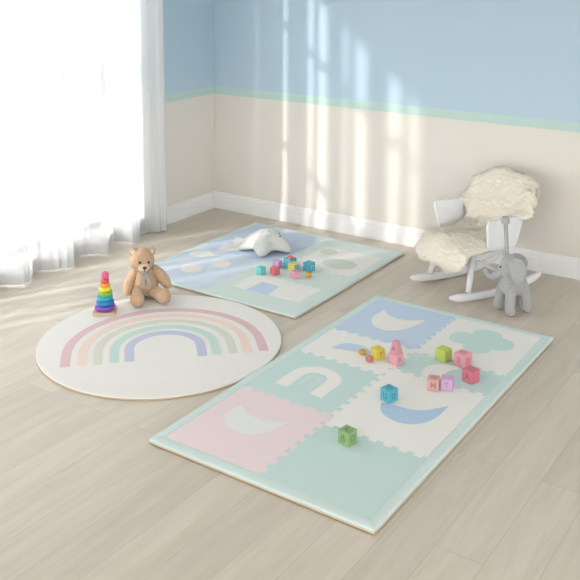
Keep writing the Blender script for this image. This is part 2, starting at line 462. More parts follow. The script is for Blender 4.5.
MX0, MY0, MX1, MY1 = 2.2005, -3.178, 3.348, -1.081
BW = .052
mat1 = thing('play_mat', 'large rectangular pastel puzzle-pattern play mat nearest the camera', 'play mat', (0,0,0))
mat_base(mat1, MX0, MY0, MX1, MY1, BW, MATH, TEAL)
ix0, ix1, iy0, iy1 = MX0+BW, MX1-BW, MY0+BW, MY1-BW
XM = 2.772
def tile(pl, base, z, motifs=()):
    m = MB(); m.slab(pl, MATH-.0018, z)
    ms = [base]
    for q, (poly, mm) in enumerate(motifs):
        if mm not in ms: ms.append(mm)
        m.mi = ms.index(mm)
        m.slab(poly, z-.0004, z+.0004*(1+.5*q))
    return m.build('tile', ms, mat1)
Z1, Z2, Z3 = MATH-.0010, MATH-.0004, MATH+.0000
YA1, YA2, YA3 = -2.545, -2.035, -1.675      # column A row boundaries
YB1, YB2, YB3 = -2.62, -1.955, -1.69       # column B
# crescents
cres1 = smoothpoly([(2.361,-2.702),(2.340,-2.80),(2.385,-2.875),(2.47,-2.915),(2.56,-2.90),(2.62,-2.82),(2.635,-2.710),(2.56,-2.755),(2.49,-2.763),(2.42,-2.75)], 3, (0,6))
cres2 = smoothpoly([(2.366,-1.272),(2.355,-1.40),(2.39,-1.49),(2.47,-1.545),(2.555,-1.53),(2.625,-1.42),(2.645,-1.272),(2.56,-1.345),(2.488,-1.352),(2.42,-1.33)], 3, (0,6))
cres3 = smoothpoly([(2.905,-2.30),(2.93,-2.37),(3.00,-2.42),(3.08,-2.425),(3.15,-2.385),(3.19,-2.28),(3.187,-2.150),(3.12,-2.25),(3.055,-2.285),(2.97,-2.29)], 3, (0,6))
cres4 = smoothpoly([(2.375,-1.915),(2.40,-1.83),(2.45,-1.795),(2.53,-1.795),(2.60,-1.84),(2.605,-1.90),(2.54,-1.875),(2.47,-1.895)], 3, (0,5))
def arch(cx, y0, ro, ri, h, n=24):
    p = [(cx-ro, y0)] + [(cx+ro*math.cos(PI-PI*i/n), y0+h+ro*.92*math.sin(PI*i/n)) for i in range(n+1)] + [(cx+ro, y0), (cx+ri, y0)]
    p += [(cx+ri*math.cos(PI*i/n), y0+h+ri*.92*math.sin(PI*i/n)) for i in range(n+1)] + [(cx-ri, y0)]
    return p
clover = [ell(2.925,-1.375,.075,.085), ell(3.03,-1.275,.085,.075), ell(3.135,-1.355,.075,.085), ell(3.045,-1.465,.080,.070), ell(3.03,-1.37,.09,.09)]
tile(teeth(ix0,iy0,XM,YA1,'rb'), PINK, Z2, [(cres1, GREYW)])
tile([(ix0,YA1),(XM,YA1),(XM,YA2),(ix0,YA2)], TEAL, Z1, [(arch(2.500,-2.425,.140,.066,.155), CRM), (arch(2.500,-2.36,.042,.014,.09), BORD)])
tile(teeth(ix0,YA2,XM,YA3,'fr'), CRM, Z2-.00015, [(cres4, SKY)])
tile(teeth(ix0,YA3,XM,iy1,'fr'), SKY, Z3, [(cres2, CRM)])
tile([(XM,iy0),(ix1,iy0),(ix1,YB1),(XM,YB1)], TEAL, Z1)
tile(teeth(XM,YB1,ix1,YB2,'fbl'), CRM, Z2-.0003, [(cres3, SKYD)])
wing = smoothpoly([(2.93,-1.93),(2.905,-1.84),(2.94,-1.77),(3.02,-1.735),(3.08,-1.75),(3.03,-1.80),(3.03,-1.87),(3.10,-1.90),(3.06,-1.93)], 3, (0,))
tile([(XM,YB2),(ix1,YB2),(ix1,YB3),(XM,YB3)], TEAL, Z1, [(wing, CRM)])
# clover leaves share one height; one outline made by sampling the union
def union_outline(els, c, n=120):
    out = []
    for i in range(n):
        a = 2*PI*i/n; d = Vector((math.cos(a), math.sin(a))); r = 0
        t = .02
        while t < .3:
            p = (c[0]+d.x*t, c[1]+d.y*t)
            if any(((p[0]-e[0])/e[2])**2+((p[1]-e[1])/e[3])**2 < 1 for e in els): r = t
            t += .001
        out.append((c[0]+d.x*r, c[1]+d.y*r))
    return out
clv = union_outline([(2.925,-1.385,.072,.085),(3.03,-1.268,.085,.070),(3.135,-1.350,.075,.085),(3.045,-1.465,.080,.070),(3.03,-1.37,.10,.09)], (3.03,-1.37))
tile(teeth(XM,YB3,ix1,iy1,'fl'), CRM, Z2-.0003, [(clv, TEAL)])

# second mat, by the back wall
NX0, NY0, NX1, NY1 = .608, -1.656, 1.966, -.2245
mat2 = thing('play_mat', 'square pastel play mat by the back wall under the star cushion', 'play mat', (0,0,0))
mat_base(mat2, NX0, NY0, NX1, NY1, .045, .020, MINTL)
T = .020
m = MB(); ms = [BLUEL, SKY, CRM, TEAL, SAGE, MINTL]
def pat(poly, k, lvl): m.mi = k; m.slab(poly, T-.0018, T-.0012+lvl*.0004)
jx0, jx1, jy0, jy1 = NX0+.045, NX1-.045, NY0+.045, NY1-.045
pat(teeth(jx0, jy0, 1.22, -.95, 'r', 9, .012), 0, 0)
pat(teeth(jx0, -.95, 1.30, jy1, 'r', 9, .012), 1, 0)
pat([(.78,-.745),(.70,-.60),(.95,-.66),(.90,-.80)], 2, 1)
pat(smoothpoly([(.775,-1.335),(.905,-1.25),(1.015,-1.375),(.885,-1.465)],2), 2, 1)
pat(smoothpoly([(.90,-1.20),(.955,-1.075),(1.075,-1.11),(1.08,-1.24)],2), 2, 1)
pat([(.66,-1.08),(.75,-.99),(.86,-1.04),(.93,-.98),(.80,-1.14),(.70,-1.16)], 2, 1)
pat([(.79,-.96),(.745,-.80),(.90,-.73),(.93,-.86)], 2, 2)
pat(teeth(1.33,-1.46,1.86,-1.19,'b',8,.01), 2, 1)
pat([(1.45,-1.47),(1.63,-1.47),(1.60,-1.30),(1.46,-1.29)], 1, 2)
pat(teeth(1.42,-.88,1.90,-.42,'lf',8,.012), 2, 1)
pat(ell(1.70,-.70,.13,.10), 4, 2)
pat(ell(1.50,-.52,.07,.06), 4, 2)
m.build('printed_panel', ms, mat2)

# ------------------------------------------------------------------ letter blocks
def letter_mesh(ch, size):
    cu = bpy.data.curves.new('t', 'FONT'); cu.body = ch; cu.size = size; cu.align_x = 'CENTER'; cu.align_y = 'CENTER'; cu.extrude = .0009
    cu.resolution_u = 3; cu.offset = size*.015
    o = bpy.data.objects.new('t', cu); COL.objects.link(o)
    dg = bpy.context.evaluated_depsgraph_get(); dg.update()
    me = bpy.data.meshes.new_from_object(o.evaluated_get(dg))
    bpy.data.objects.remove(o); bpy.data.curves.remove(cu)
    xs = [v.co.x for v in me.vertices]; ys = [v.co.y for v in me.vertices]
    cx, cy = (max(xs)+min(xs))/2, (max(ys)+min(ys))/2
    for v in me.vertices: v.co.x -= cx; v.co.y -= cy
    return me
CAM = Vector((4.9413, -6.0805))
def block(px, py, z, s, a, rgb, letters, label, group=None, lcol=None, name='letter_block', topcol=None):
    """px,py: the ground point of the corner nearest the camera; a: how far the block turns from showing its left face flat on"""
    rgb = tuple(v*.80+44 for v in rgb)
    m_ = mat('block_'+label.split()[0]+str(len(bpy.data.materials)), rgb, .6, bump=.25, bscale=160, var=.06, vscale=60)
    dk = mat('letter_'+str(len(bpy.data.materials)), lcol or tuple(max(0, v*.84) for v in rgb), .6)
    to = (CAM - Vector((px,py))).normalized(); rr = Vector((-to.y, to.x))      # rr: towards the picture's right
    n = (to*math.cos(a) - rr*math.sin(a)).normalized()     # left face normal
    e = (to*math.sin(a) + rr*math.cos(a)).normalized()     # right face normal
    c = Vector((px,py)) - n*s/2 - e*s/2
    rz = math.atan2(n.x, -n.y)        # local -Y = left face normal, +X = right face normal
    m = MB(); m.box(-s/2, s/2, -s/2, s/2, 0, s)
    # raised rims on every face
    w, t = s*.09, s*.018
    for R in (Euler((0,0,0)), Euler((0,0,PI/2)), Euler((0,0,PI)), Euler((0,0,-PI/2)), Euler((-PI/2,0,0))):
        M = Matrix.Translation((0,0,s/2)) @ R.to_matrix().to_4x4()
        y0, y1 = -s/2-t, -s/2+.0005; h = s/2-s*.03
        m.box(-h, h, y0, y1, h-w, h, M); m.box(-h, h, y0, y1, -h, -h+w, M)
        m.box(-h, -h+w, y0, y1, -h+w, h-w, M); m.box(h-w, h, y0, y1, -h+w, h-w, M)
    o = m.build(name, m_, bevel=s*.02, bseg=2)
    o.location = (c.x, c.y, z); o.rotation_euler = (0,0,rz)
    tag(o, label, 'toy block', group)
    # letters: left face, right face, top
    for k, ch in enumerate(letters):
        if not ch: continue
        me = letter_mesh(ch, s*.70); me.materials.append(dk)
        l = bpy.data.objects.new('letter', me); COL.objects.link(l); l.parent = o
        if k == 0: l.location = (0, -s/2-.0006, s/2); l.rotation_euler = (PI/2, 0, 0)
        elif k == 1: l.location = (s/2+.0006, 0, s/2); l.rotation_euler = (PI/2, 0, PI/2)
        else: l.location = (0, 0, s+.0006)
    return o
G1 = 'letter blocks on the large mat'; G2 = 'toy blocks on the square mat'
Z = MATH + .0005
S1 = .064
block(2.978, -2.741, Z, .060, math.atan2(8,10), (126,166,98), 'BDL', 'green letter block alone on the mint tile, nearest the camera', G1)
block(2.944, -2.295, Z, .060, math.atan2(8.7,9.3), (62,166,190), 'UDD', 'turquoise letter block beside the blue crescent on the large mat', G1)
block(2.667, -1.920, Z, .055, math.atan2(8.5,5.8), (222,200,54), ['', 'T', ''], 'yellow letter block standing left of the stacked pink pieces', G1)
pk = block(2.783, -1.920, Z, .055, math.atan2(6.7,6.4), (230,150,160), ['', 'B', ''], 'pink letter block at the bottom of the two-piece pink stack', G1)
block(2.980, -1.739, Z, .062, math.atan2(6.7,9.4), (180,196,70), '', 'plain lime green block left of the pink block with two letters', G1)
block(3.093, -1.744, Z, .067, math.atan2(7.9,10.8), (232,148,158), 'RDD', 'pink letter block between the lime block and the rose red block', G1)
block(3.194, -1.886, Z, .062, math.atan2(7.3,9.4), (206,96,112), ['A', '', ''], 'rose red letter block nearest the mat edge, in front of a pink block', G1)
block(3.088, -2.048, Z, .0565, .10, (214,152,146), ['M', '', 'O'], 'dusty copper pink letter block touching the lilac block', G1)
block(3.143, -2.010, Z, .0565, .12, (206,158,204), ['T', '', ''], 'lilac letter block touching the copper pink block on its right side', G1)
# wedge block standing on the pink one
m = MB()
def sq(h, z): return [(-h,-h,z),(h,-h,z),(h,h,z),(-h,h,z)]
m.rings([sq(.0255,0), sq(.014,.066)], smooth=False)
for q in range(4):
    M = Matrix.Rotation(q*PI/2, 4, 'Z')
    m.add([(-.019,-.0235,.006),(.019,-.0235,.006),(.010,-.0140,.059),(-.010,-.0140,.059),(-.019,-.0255,.006),(.019,-.0255,.006),(.010,-.0160,.059),(-.010,-.0160,.059)],
          [(4,5,6,7),(0,1,5,4),(2,3,7,6),(1,2,6,5),(3,0,4,7)], M)
wd = m.build('wedge_block', mat('dusty_rose_wood', (206,150,158), .6, bump=.2), bevel=.002)
tag(wd, 'dusty rose tapered wooden block standing on top of the pink block', 'toy block', G1)
wd.location = (pk.location.x, pk.location.y, Z+.0555+.0015); wd.rotation_euler = (0,0,pk.rotation_euler.z+.1)
me = letter_mesh('A', .03); me.materials.append(mat('wedge_letter', (166,96,112), .6)); l = bpy.data.objects.new('letter', me); COL.objects.link(l)
l.parent = wd; l.location = (0,-.0222,.030); l.rotation_euler = (PI/2-math.radians(11), 0, 0)
# little wooden nuggets
def nugget(x, y, z, r, rgb, label, group, sd):
    m = MB(); m.ball((0,0,r*.72), (r, r*.9, r*.72), n=16, k=10)
    for v in m.bm.verts: v.co += noise.noise_vector(v.co*60+Vector((sd,0,0)))*r*.12; v.co.z = max(0, v.co.z)
    o = m.build('wooden_bead', mat('bead_%d' % sd, rgb, .5, var=.15, vscale=50)); o.location = (x,y,z)
    return tag(o, label, 'toy bead', group)
nugget(2.565, -1.893, Z, .021, (206,150,62), 'small ochre wooden bead left of the yellow block', 'wooden beads', 1)
nugget(2.640, -1.948, Z, .022, (200,122,100), 'small terracotta wooden bead in front of the yellow block', 'wooden beads', 2)
# back mat cluster
Z = .0205; S2 = .054
block(1.383, -1.203, Z, .048, .75, (92,190,190), ['I','',''], 'mint turquoise block at the left end of the back cluster', G2)
block(1.462, -1.155, Z, .048, .85, (222,86,96), '', 'red block second from the left in the back cluster', G2)
block(1.408, -1.034, Z, .050, .6, (206,154,206), '', 'lilac block behind the red block in the back cluster', G2)
cy = block(1.482, -.990, Z, .066, .65, (74,168,196), '', 'largest cyan block at the rear of the back cluster, carrying a red button', G2)
block(1.540, -1.036, Z, .056, .75, (226,208,92), ['','',''], 'yellow block with a teal inset face in front of the cyan one', G2, lcol=(92,180,184), name='toy_block')
block(1.612, -1.135, Z, .047, .9, (230,150,172), '', 'pink block lying frontmost in the back cluster', G2)
block(1.622, -.966, Z, .058, .70, (60,160,190), ['','D',''], 'cyan letter block at the right end of the back cluster', G2, lcol=(170,214,220))
nugget(1.668, -1.052, Z, .024, (214,166,60), 'flat ochre wooden bead at the right front of the back cluster', 'wooden beads', 3)
yb = [o for o in bpy.data.objects if o.name.startswith('toy_block')][0]
m = MB(); m.box(.028, .0300, -.021, .021, .007, .049); m.build('teal_face', mat('teal_face_paint', (96,182,186), .6), yb)
m = MB(); m.lathe([(.002,0),(.019,0),(.021,.004),(.021,.009),(.017,.013),(.002,.0145)], 20)
bt = m.build('round_button', mat('red_button', (214,104,96), .5)); bt.location = (cy.location.x+.008, cy.location.y-.004, Z+.0672+.0005)
tag(bt, 'small round red disc resting on the largest cyan block', 'toy disc')

# ------------------------------------------------------------------ ring stacker
st = thing('ring_stacker', 'wooden stacking toy of rainbow rings with a pink ball on top', 'stacking toy', (.955, -2.235, RT+.001), math.radians(40))
m = MB(); r = .070; c = .02; pl = []
for (sx, sy, a0) in ((1,-1,-PI/2),(1,1,0),(-1,1,PI/2),(-1,-1,PI)):
    for i in range(7): a = a0 + PI/2*i/6; pl.append((sx*(r-c)+c*math.cos(a), sy*(r-c)+c*math.sin(a)))
m.slab(pl, 0, .014); m.build('base', mat('pale_beech', (222,188,152), .6, var=.08), st, bevel=.003)
m = MB(); m.tube([(0,0,.014),(0,0,.225)], .007); m.build('peg', mat('beech_peg', (216,184,148), .6), st)
rc = [((116,72,178),.062,.034),((34,124,192),.055,.029),((40,168,196),.050,.028),((124,184,80),.044,.028),((230,216,64),.038,.027),((240,158,66),.032,.027),((228,88,96),.026,.024)]
z = .0145
for k, (c3, r, h) in enumerate(rc):
    m = MB(); K = 12
    pr = [(.0075, 0)] + [(r-h*.42+h*.42*math.cos(a), h/2+h/2*math.sin(a)) for a in [-PI/2+PI*i/K for i in range(K+1)]] + [(.0075, h)]
    nn = 36
    m.rings([[(p[0]*math.cos(2*PI*i/nn), p[0]*math.sin(2*PI*i/nn), p[1]) for i in range(nn)] for p in pr], caps=False)
    o = m.build('ring', mat('ring_paint_%d' % k, c3, .35, spec=.5, coat=.2), st)
    o['label'] = ['purple','blue','turquoise','green','yellow','orange','red'][k] + ' wooden ring'
    dx, dy = [(0,0),(.001,0),(-.001,.001),(.001,0),(0,-.001),(-.001,0),(.001,.001)][k]
    o.location = (dx, dy, z); o.rotation_euler = (0, [0,.01,-.02,.03,-.03,.05,-.06][k], 0)
    z += h*.955
m = MB(); m.ball((0,0,.024), (.023,.023,.026)); o = m.build('ball', mat('pink_ball_paint', (222,98,140), .35, spec=.5, coat=.2), st)
o.location = (.002,.0,z-.001)

# ------------------------------------------------------------------ teddy bear
BF = mat('honey_plush', (209,176,144), .95, bump=.9, bscale=75, bdist=.006, var=.14, vscale=80, spec=.05, sheen=.4)
BL = mat('pale_plush', (232,208,182), .95, bump=.3, bscale=120, spec=.05, sheen=.4)
PADM = mat('foot_pad_suede', (206,168,128), .9, bump=.3, bscale=200)
DARK = mat('glossy_black_bead', (30,24,22), .15, spec=.6)
NOSE = mat('brown_nose_thread', (92,58,44), .6, bump=.4, bscale=300)
BOW = mat('grey_linen_ribbon', (176,168,158), .85, bump=.5, bscale=350, var=.1, vscale=120)
bear = thing('teddy_bear', 'honey brown teddy bear with a grey bow sitting on the round rug', 'teddy bear', (.988, -1.918, RT+.002), math.radians(44)); bear.scale = (.97,.97,.96)
def plush(mb, name, par, mt, voxel=.006, sm=8, n=3500, L=.006, W=.0007, sd=1):
    q = remeshed(mb, voxel, sm); q.fur(n, L, W, sd, curl=.6); return q.build(name, mt, par, normals=False)
m = MB()
m.ball((0,.005,.085), (.088,.078,.084)); m.ball((0,.012,.135), (.074,.064,.078)); m.ball((0,-.008,.08), (.075,.078,.07)); m.ball((0,.01,.185), (.045,.042,.04))
plush(m, 'body', bear, BF, n=6000)
hd = Matrix.Translation((-.020,-.012,.252)) @ Euler((math.radians(6), math.radians(5), math.radians(12))).to_matrix().to_4x4()
head = MB(); head.ball((0,0,0), (.083,.074,.074)); head.ball((0,-.02,-.022), (.066,.06,.05)); head.ball((0,.002,.025), (.066,.06,.058))
ho = plush(head, 'head', bear, BF, n=6000, sd=2); ho.matrix_local = hd
for sx in (-1, 1):
    m = MB(); m.ball((sx*.060,.004,.058), (.028,.016,.028), (0, sx*.5, 0))
    e = plush(m, 'ear', ho, BF, .004, 2, 1200, sd=3+sx)
    m = MB(); m.ball((sx*.060,-.009,.057), (.016,.007,.016), (0, sx*.5, 0)); q = m.build('inner_ear', BL, e)
    m = MB(); m.ball((sx*.029,-.069,.012), (.0080,.006,.0085)); m.build('eye', DARK, ho)
m = MB(); m.ball((.0,-.066,-.026), (.038,.030,.031)); m.ball((0,-.072,-.036), (.027,.024,.02))
mz = plush(m, 'muzzle', ho, BL, .004, 4, 1600, .004, sd=9)
m = MB(); m.ball((0,-.098,-.012), (.013,.008,.009)); m.ball((0,-.0985,-.018), (.008,.006,.007)); m.tube([(0,-.0985,-.022),(0,-.097,-.036)], .0016, 6)
m.tube([(0,-.097,-.036),(.009,-.093,-.043),(.016,-.087,-.042)], .0014, 6); m.tube([(0,-.097,-.036),(-.009,-.093,-.043),(-.016,-.087,-.042)], .0014, 6)
m.build('nose', NOSE, mz)
for sx in (-1, 1):
    m = MB()
    if sx < 0: P_ = [(-.060,.008,.175),(-.088,-.004,.140),(-.106,-.024,.095),(-.112,-.040,.055)]
    else: P_ = [(.060,.008,.178),(.092,-.002,.150),(.124,-.014,.115),(.142,-.024,.083)]
    for i in range(16):
        t = i/15*3; k = min(2, int(t)); u = t-k
        p = Vector(P_[k]).lerp(Vector(P_[k+1]), u); m.ball(p, .029+.008*math.sin(PI*min(1, i/15*.85+.1)) , n=14, k=8)
    plush(m, 'arm', bear, BF, .005, 6, 2600, sd=20+sx)
for sx in (-1, 1):
    m = MB(); h0 = Vector((sx*.045,-.03,.050)); ft = Vector((-.052,-.172,.048)) if sx < 0 else Vector((.116,-.150,.050))
    for i in range(10):
        t = i/9; m.ball(h0.lerp(ft, t), .046-.012*math.sin(PI*t)*.6, n=14, k=8)
    dv = (ft-h0).normalized(); rz = math.atan2(dv.x, -dv.y)
    m.ball(ft+Vector((0,0,.004)), (.047,.026,.052), (0,0,rz))
    for v in m.bm.verts: v.co.z = max(v.co.z, .004)
    lg = plush(m, 'leg', bear, BF, .005, 6, 3000, sd=30+sx)
    m = MB(); c = ft + dv*.026 + Vector((0,0,.004)); m.ball(c, (.034,.0065,.038), (0,0,rz)); m.build('foot_pad', PADM, lg)
def ribbon(m, pts, w, th=.0016, nrm=Vector((0,-1,0))):
    pts = [Vector(p) for p in pts]; rs = []
    for i, p in enumerate(pts):
        t = (pts[min(i+1,len(pts)-1)]-pts[max(i-1,0)]).normalized(); s_ = t.cross(nrm).normalized(); q = s_.cross(t).normalized()
        ww = w[i] if hasattr(w, '__len__') else w
        rs.append([tuple(p+s_*ww+q*th), tuple(p-s_*ww+q*th), tuple(p-s_*ww-q*th), tuple(p+s_*ww-q*th)])
    m.rings(rs, smooth=False)
bw = MB()
bw.rings([[((.052+.004*math.cos(b))*math.cos(a), .008+(.050+.004*math.cos(b))*math.sin(a), .196+.010*math.sin(b)-.018*(-math.sin(a)+1)*.5) for b in [2*PI*j/8 for j in range(8)]] for a in [2*PI*i/32 for i in range(33)]], caps=False)
bow = bw.build('neck_ribbon', BOW, bear)
m = MB()
m.ball((.004,-.068,.181), (.010,.008,.010))
for sx in (-1,1):
    m.rings([[(.004+sx*(.006+.034*u), -.066-.006*math.sin(PI*u)+.010*math.cos(b)*math.sin(PI*min(.93,u)+.12), .181+.006*u+(.004+.013*math.sin(PI*min(.9,u*.9)))*math.sin(b)) for b in [2*PI*j/12 for j in range(12)]] for u in [i/10 for i in range(11)]])
m.build('bow_knot', BOW, bow)
for sx in (-1,1):
    m = MB()
    ribbon(m, [(.004+sx*.004,-.068,.178),(.004+sx*.012,-.079,.155),(.004+sx*.018,-.086,.130),(.004+sx*.023,-.090,.102),(.004+sx*.025,-.090,.088)], [.006,.009,.011,.013,.0135], .0014)
    m.build('ribbon_tail', BOW, bow)

# ------------------------------------------------------------------ star cushion
STAR = mat('pale_grey_knit', (214,213,209), .95, bump=.8, bscale=80, bdist=.004, var=.06, vscale=60, spec=.05, sheen=.3)
star = thing('star_cushion', 'plump pale grey star cushion with embroidered eyes on the square mat', 'cushion', (1.090, -.735, .0250), .598)
m = MB()
NA, NR = 100, 16; tipsA = [math.radians(v) for v in (-100, -28, 44, 116, 188)]
def starr(a):
    d = min(abs((a-t+PI)%(2*PI)-PI) for t in tipsA); u = d/(PI/5)
    u = min(1, u); return .140 + .066*(.5+.5*math.cos(PI*u))**1.15
def hgt(a, f, R):
    r = R*f
    dome = .084*math.sqrt(max(0, 1-f**2.3)) * (1 if R < .15 else .95)
    return dome*(.70+.30*math.exp(-(r/.13)**2))
top, bot = [], []
rs = []
for k in range(NR+1):
    f = math.sin(PI/2*k/NR)
    rs.append([(starr(2*PI*i/NA)*f*math.cos(2*PI*i/NA) if k else .002*math.cos(2*PI*i/NA), starr(2*PI*i/NA)*f*math.sin(2*PI*i/NA) if k else .002*math.sin(2*PI*i/NA), .058 + 1.05*hgt(2*PI*i/NA, f, starr(2*PI*i/NA))) for i in range(NA)])
for k in range(NR-1, -1, -1):
    f = math.sin(PI/2*k/NR)
    rs.append([(starr(2*PI*i/NA)*max(f,.01)*math.cos(2*PI*i/NA), starr(2*PI*i/NA)*max(f,.01)*math.sin(2*PI*i/NA), .058 - .75*hgt(2*PI*i/NA, f, starr(2*PI*i/NA))) for i in range(NA)])
# the tips sag to the mat
rs2 = [[(x, y, max(0.0, z - .040*min(1, (math.hypot(x,y)/.2))**3)) for x, y, z in r] for r in rs]
m.rings(rs2)
bmesh.ops.recalc_face_normals(m.bm, faces=m.bm.faces)
m.fur(7000, .005, .0006, 5, curl=.7)
m.build('cushion_body', STAR, star, normals=False)
for (x, y) in ((.103,-.060),(.096,.000)):
    m = MB(); m.ball((x, y, .113), (.006,.006,.006)); m.build('eye', DARK, star)

# ------------------------------------------------------------------ rocking chair
ch = thing('rocking_chair', 'white rocking armchair by the back wall with white legs and rockers', 'rocking chair', (2.63,-.53,0), math.atan2(-.46, .888))
# local frame: forward = -Y, picture right = +X
def rp(pts, r, n=6):
    """round the corners of a closed 2D outline"""
    out = []; N_ = len(pts)
    for i in range(N_):
        p0, p1, p2 = Vector(pts[i-1]), Vector(pts[i]), Vector(pts[(i+1)%N_])
        rr_ = r[i] if hasattr(r,'__len__') else r
        a = p1 + (p0-p1).normalized()*rr_; b = p1 + (p2-p1).normalized()*rr_
        for k in range(n+1):
            t = k/n; out.append(tuple((a*(1-t)**2 + p1*2*t*(1-t) + b*t*t)))
    return out
# seat shell
m = MB()
pl = rp([(-.225,-.22),(.225,-.22),(.215,.20),(-.215,.20)], .07)
rs = []
for z, sc in ((.285,.80),(.292,.95),(.31,1.0),(.325,1.0),(.332,.97)): rs.append([(x*sc, y*sc, z) for x, y in pl])
m.rings(rs); m.build('seat', WHITE, ch)
# backrest, curved in plan and leaning back
m = MB(); nu, nv = 20, 14; F, K2 = [], []
for j in range(nv+1):
    t = j/nv; z = .30 + .38*t
    hw = .225 + .02*math.sin(PI*t*.8) - (.0 if t < .75 else .10*((t-.75)/.25)**2)
    F.append([(hw*u, .19 + .13*t - .075*(abs(u)**2.2), z) for u in [-1+2*i/nu for i in range(nu+1)]])
    K2.append([(hw*u, .205 + .13*t - .075*(abs(u)**2.2)+.004, z) for u in [-1+2*i/nu for i in range(nu+1)]])
m.rings([f + k[::-1] for f, k in zip(F, K2)])
m.build('backrest', WHITE, ch, bevel=.004)
# arm panels
for sx in (-1, 1):
    pl = rp([(-.085,.315),(-.120,.520),(.175,.515),(.195,.500),(.150,.315)], [.05,.04,.01,.02,.04])
    m = MB()
    def ax(y, z): return sx*(.232 + .035*max(0, (z-.3)/.24)**1.0 - .02*max(0, y/.2)**2)
    for (o1, o2) in ((0, .016),):
        a_ = [(ax(y,z), y, z) for y, z in pl]; b_ = [(ax(y,z)+sx*.018, y, z) for y, z in pl]
        m.rings([a_, b_], smooth=False)
    m.build('armrest', WHITE, ch, bevel=.005, bseg=3)
    # legs, one by one
    m = MB(); m.tube([(sx*.150,-.125,.295),(sx*.200,-.205,.060)], [.024,.018], 14); m.build('leg', WHITEWOOD, ch)
    m = MB(); m.tube([(sx*.150,.125,.295),(sx*.200,.180,.058)], [.024,.018], 14); m.build('leg', WHITEWOOD, ch)
    # rocker
    m = MB(); R_ = 1.05; rs = []
    for i in range(33):
        a = -.335 + .735*i/32; y = R_*math.sin(a)-.01; zc = .024 + R_*(1-math.cos(a))*(.48 if a < 0 else .70)
        e = min(1, min(i, 32-i)/3.0); hh = .024*(.35+.65*math.sqrt(e)); w = .020*(.5+.5*math.sqrt(e))
        rs.append([(sx*.205+w*math.cos(b), y, zc + hh*(1 if math.sin(b)>0 else -1)*abs(math.sin(b))**.5) for b in [2*PI*j/16+PI/16 for j in range(16)]])
    m.rings(rs); m.build('rocker', WHITEWOOD, ch)
m = MB(); m.tube([(-.19,.178,.085),(.19,.178,.085)], .009); m.build('stretcher', WHITEWOOD, ch)

# ------------------------------------------------------------------ sheepskin
WOOL = bpy.data.materials.new('cream_sheep_wool'); WOOL.use_nodes = True
wn = WOOL.node_tree; wb = wn.nodes['Principled BSDF']; wb.inputs['Base Color'].default_value = (.92,.85,.72,1); wb.inputs['Roughness'].default_value = 1
wb.inputs['Specular IOR Level'].default_value = .05
wt = wn.nodes.new('ShaderNodeBsdfTranslucent'); wt.inputs[0].default_value = (.98,.92,.80,1); wx = wn.nodes.new('ShaderNodeMixShader'); wx.inputs[0].default_value = .0
wn.links.new(wb.outputs[0], wx.inputs[1]); wn.links.new(wt.outputs[0], wx.inputs[2]); wn.links.new(wx.outputs[0], wn.nodes['Material Output'].inputs[0])
skin = thing('sheepskin', 'fluffy cream sheepskin draped over the seat and back of the rocking chair', 'sheepskin', (2.63,-.53,0), math.atan2(-.46, .888))
prof = [ # y (back +), z, half width, sideways droop at the edge, forward curl at edge
 (.300,.590,.24,.02,.0),(.330,.640,.27,.03,.0),(.345,.690,.235,.03,.0),(.315,.712,.215,.05,.01),(.275,.675,.265,.05,.03),(.250,.620,.320,.05,.03),
 (.228,.550,.330,.05,.05),(.205,.480,.255,.0,.09),(.170,.405,.220,-.01,.06),(.105,.365,.220,-.01,.02),(.02,.352,.222,.0,.0),(-.09,.352,.228,.04,.0),
 (-.180,.352,.240,.06,.0),(-.245,.335,.240,.06,.0),(-.285,.280,.225,.05,.01),(-.295,.225,.18,.03,.01),(-.288,.195,.12,.02,.01)]
def interp(t):
    k = min(len(prof)-2, int(t)); u = t-k
    def cr(a,b,c,d): return .5*((2*b)+(-a+c)*u+(2*a-5*b+4*c-d)*u*u+(-a+3*b-3*c+d)*u**3)
    P0, P1, P2, P3 = prof[max(0,k-1)], prof[k], prof[k+1], prof[min(len(prof)-1,k+2)]
    return [cr(P0[i],P1[i],P2[i],P3[i]) for i in range(5)]
m = MB(); NU, NV = 90, 44; grid = []
for i in range(NU+1):
    y, z, hw, dr, cu_ = interp(i/NU*(len(prof)-1))
    row = []
    for j in range(NV+1):
        v = -1+2*j/NV
        wv = hw*(1+.06*math.sin(i*.40+ (2 if v>0 else 0)))
        row.append(Vector((wv*v, y - cu_*abs(v)**2.2, z - dr*abs(v)**3 + .006*math.sin(v*7+i*.2))))
    grid.append(row)
vs = []; fs = []
for lay in (0, 1):
    for i in range(NU+1):
        for j in range(NV+1):
            p = grid[i][j]; a_ = grid[min(NU,i+1)][j]-grid[max(0,i-1)][j]; b_ = grid[i][min(NV,j+1)]-grid[i][max(0,j-1)]
            nr = a_.cross(b_).normalized()
            
            ed = math.sqrt(max(0, 1-abs(-1+2*j/NV)**3))*min(1, i/6, (NU-i)/6)**.5
            vs.append(p + nr*(.004+.030*ed if lay == 0 else -.004*ed))
NN = (NU+1)*(NV+1)
for i in range(NU):
    for j in range(NV):
        k = i*(NV+1)+j; fs.append((k, k+1, k+NV+2, k+NV+1)); fs.append((NN+k, NN+k+NV+1, NN+k+NV+2, NN+k+1))
for i in range(NU):
    for j in (0, NV): k = i*(NV+1)+j; fs.append((k, k+NV+1, NN+k+NV+1, NN+k))
for j in range(NV):
    for i in (0, NU): k = i*(NV+1)+j; fs.append((k, k+1, NN+k+1, NN+k))
m.add(vs, fs, None, True)
bmesh.ops.recalc_face_normals(m.bm, faces=m.bm.faces)
m.ball((0,.295,.655), (.265,.036,.060)); m.ball((.245,.25,.60), (.06,.045,.07)); m.ball((-.245,.25,.60), (.06,.045,.07))
m = remeshed(m, .0075, 6)
m.bm.normal_update()
